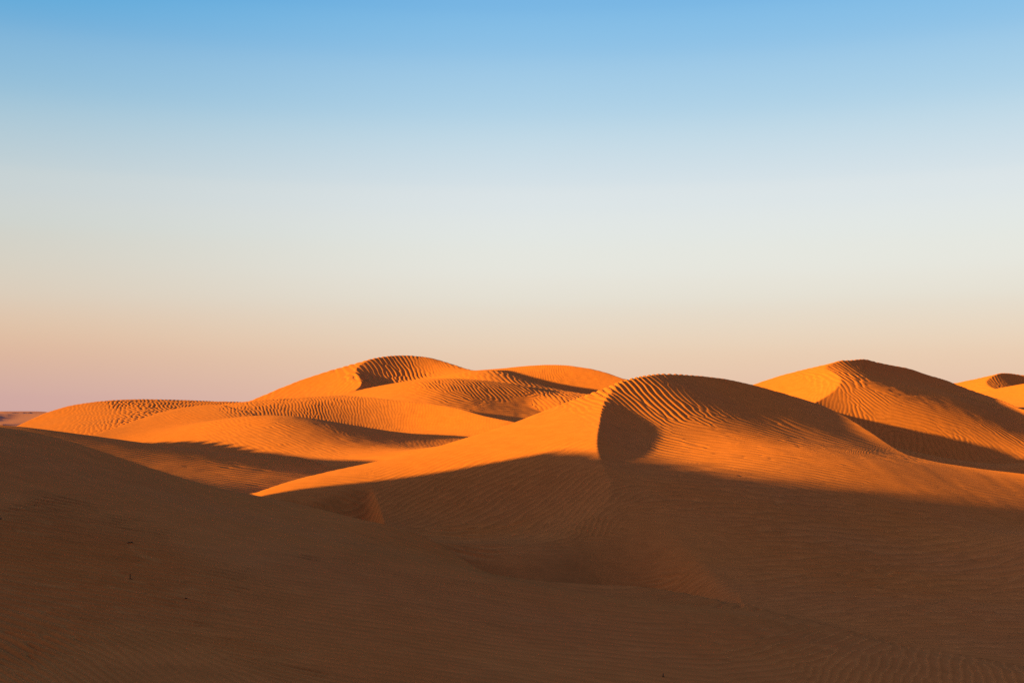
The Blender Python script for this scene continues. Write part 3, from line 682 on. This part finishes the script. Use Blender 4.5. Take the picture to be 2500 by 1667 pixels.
# elevation ramp: input = sin(elevation); plate row v of the axis is sin(atan((HZ - v) / FL))
def el(v): return math.sin(math.atan((HZ - v) / FL))
RMAX = 1.0
def ramp(stops):
    r = node(nt, 'ShaderNodeValToRGB'); e = r.color_ramp.elements
    r.color_ramp.interpolation = 'CARDINAL'
    while len(e) > 1: e.remove(e[-1])
    for i, (p, c) in enumerate(stops):
        x = e[0] if i == 0 else e.new(p)
        x.position = p; x.color = (*lin(c), 1)
    return r
LEFT = [(0.0, (203,162,160)), (el(1000), (205,164,160)), (el(960), (207,167,160)), (el(850), (219,181,156)), (el(750), (217,198,178)), (el(600), (205,205,196)), (el(520), (199,206,205)), (el(450), (188,203,208)), (el(300), (152,190,212)), (el(150), (115,173,213)), (el(20), (70,157,211)), (.46, (46,132,200)), (.7, (46,116,188)), (1.0, (46,112,180))]
RIGHT = [(0.0, (225,187,170)), (el(1000), (226,189,170)), (el(930), (227,193,170)), (el(850), (229,203,179)), (el(750), (226,216,201)), (el(680), (227,224,214)), (el(600), (225,227,221)), (el(520), (220,226,226)), (el(450), (211,222,227)), (el(300), (181,210,227)), (el(150), (149,195,227)), (el(20), (119,180,225)), (.46, (84,154,216)), (.7, (52,118,190)), (1.0, (46,112,180))]
rl_, rr_ = ramp(LEFT), ramp(RIGHT)
for r in (rl_, rr_): nt.links.new(sep.outputs['Z'], r.inputs[0])
az = node(nt, 'ShaderNodeMapRange', interpolation_type='SMOOTHSTEP', ins={1: -0.52, 2: 0.04, 3: 0., 4: 1.}); nt.links.new(sep.outputs['X'], az.inputs[0])
mx = node(nt, 'ShaderNodeMix', data_type='RGBA'); nt.links.new(az.outputs[0], mx.inputs[0]); nt.links.new(rl_.outputs[0], mx.inputs[6]); nt.links.new(rr_.outputs[0], mx.inputs[7])
sky = node(nt, 'ShaderNodeTexSky', sky_type='NISHITA'); sky.sun_disc = False
sky.sun_elevation = SUN_E; sky.sun_rotation = math.atan2(Ldir.x, Ldir.y)
sky.air_density = 1.0; sky.dust_density = 1.2; sky.ozone_density = 1.5
mx2 = node(nt, 'ShaderNodeMix', data_type='RGBA'); mx2.inputs[0].default_value = 0.015
nt.links.new(mx.outputs[2], mx2.inputs[6]); nt.links.new(sky.outputs[0], mx2.inputs[7])
# the bright warm sky round the low sun (outside the view)
vd = node(nt, 'ShaderNodeVectorMath', operation='DOT_PRODUCT'); vd.inputs[1].default_value = tuple(Ldir)
nt.links.new(tc.outputs['Generated'], vd.inputs[0])
mxx = node(nt, 'ShaderNodeMath', operation='MAXIMUM'); nt.links.new(vd.outputs['Value'], mxx.inputs[0]); mxx.inputs[1].default_value = 0
pw = node(nt, 'ShaderNodeMath', operation='POWER'); nt.links.new(mxx.outputs[0], pw.inputs[0]); pw.inputs[1].default_value = 4.0
gl = node(nt, 'ShaderNodeVectorMath', operation='SCALE'); gl.inputs[0].default_value = (1.0, .84, .72); nt.links.new(pw.outputs[0], gl.inputs['Scale'])
dim = node(nt, 'ShaderNodeMapRange', interpolation_type='SMOOTHSTEP', ins={1: -0.25, 2: 0.25, 3: 0.2, 4: 1.0}); nt.links.new(sep.outputs['Y'], dim.inputs[0])
dm = node(nt, 'ShaderNodeVectorMath', operation='SCALE'); nt.links.new(mx2.outputs[2], dm.inputs[0]); nt.links.new(dim.outputs[0], dm.inputs['Scale'])
ad = node(nt, 'ShaderNodeVectorMath', operation='ADD'); nt.links.new(dm.outputs[0], ad.inputs[0]); nt.links.new(gl.outputs[0], ad.inputs[1])
nt.links.new(ad.outputs[0], bg.inputs['Color'])

cam = bpy.data.cameras.new('camera'); co = bpy.data.objects.new('camera', cam); C.objects.link(co)
cam.sensor_width = 36; cam.lens = 36 * FL / 2500; cam.clip_end = 20000; cam.clip_start = 0.05
cam.shift_y = (HZ - 833.5) / 2500
co.rotation_euler = (math.pi / 2, 0, 0)
sc = bpy.context.scene; sc.camera = co
sc.view_settings.view_transform = 'Standard'; sc.view_settings.look = 'None'; sc.view_settings.exposure = EXPO; sc.view_settings.gamma = 1
sc.cycles.use_denoising = False; sc.cycles.use_adaptive_sampling = False
sc.cycles.sample_clamp_indirect = 0.25; sc.cycles.max_bounces = 6; sc.cycles.diffuse_bounces = 4
print('done', round(time.time() - T0, 1))
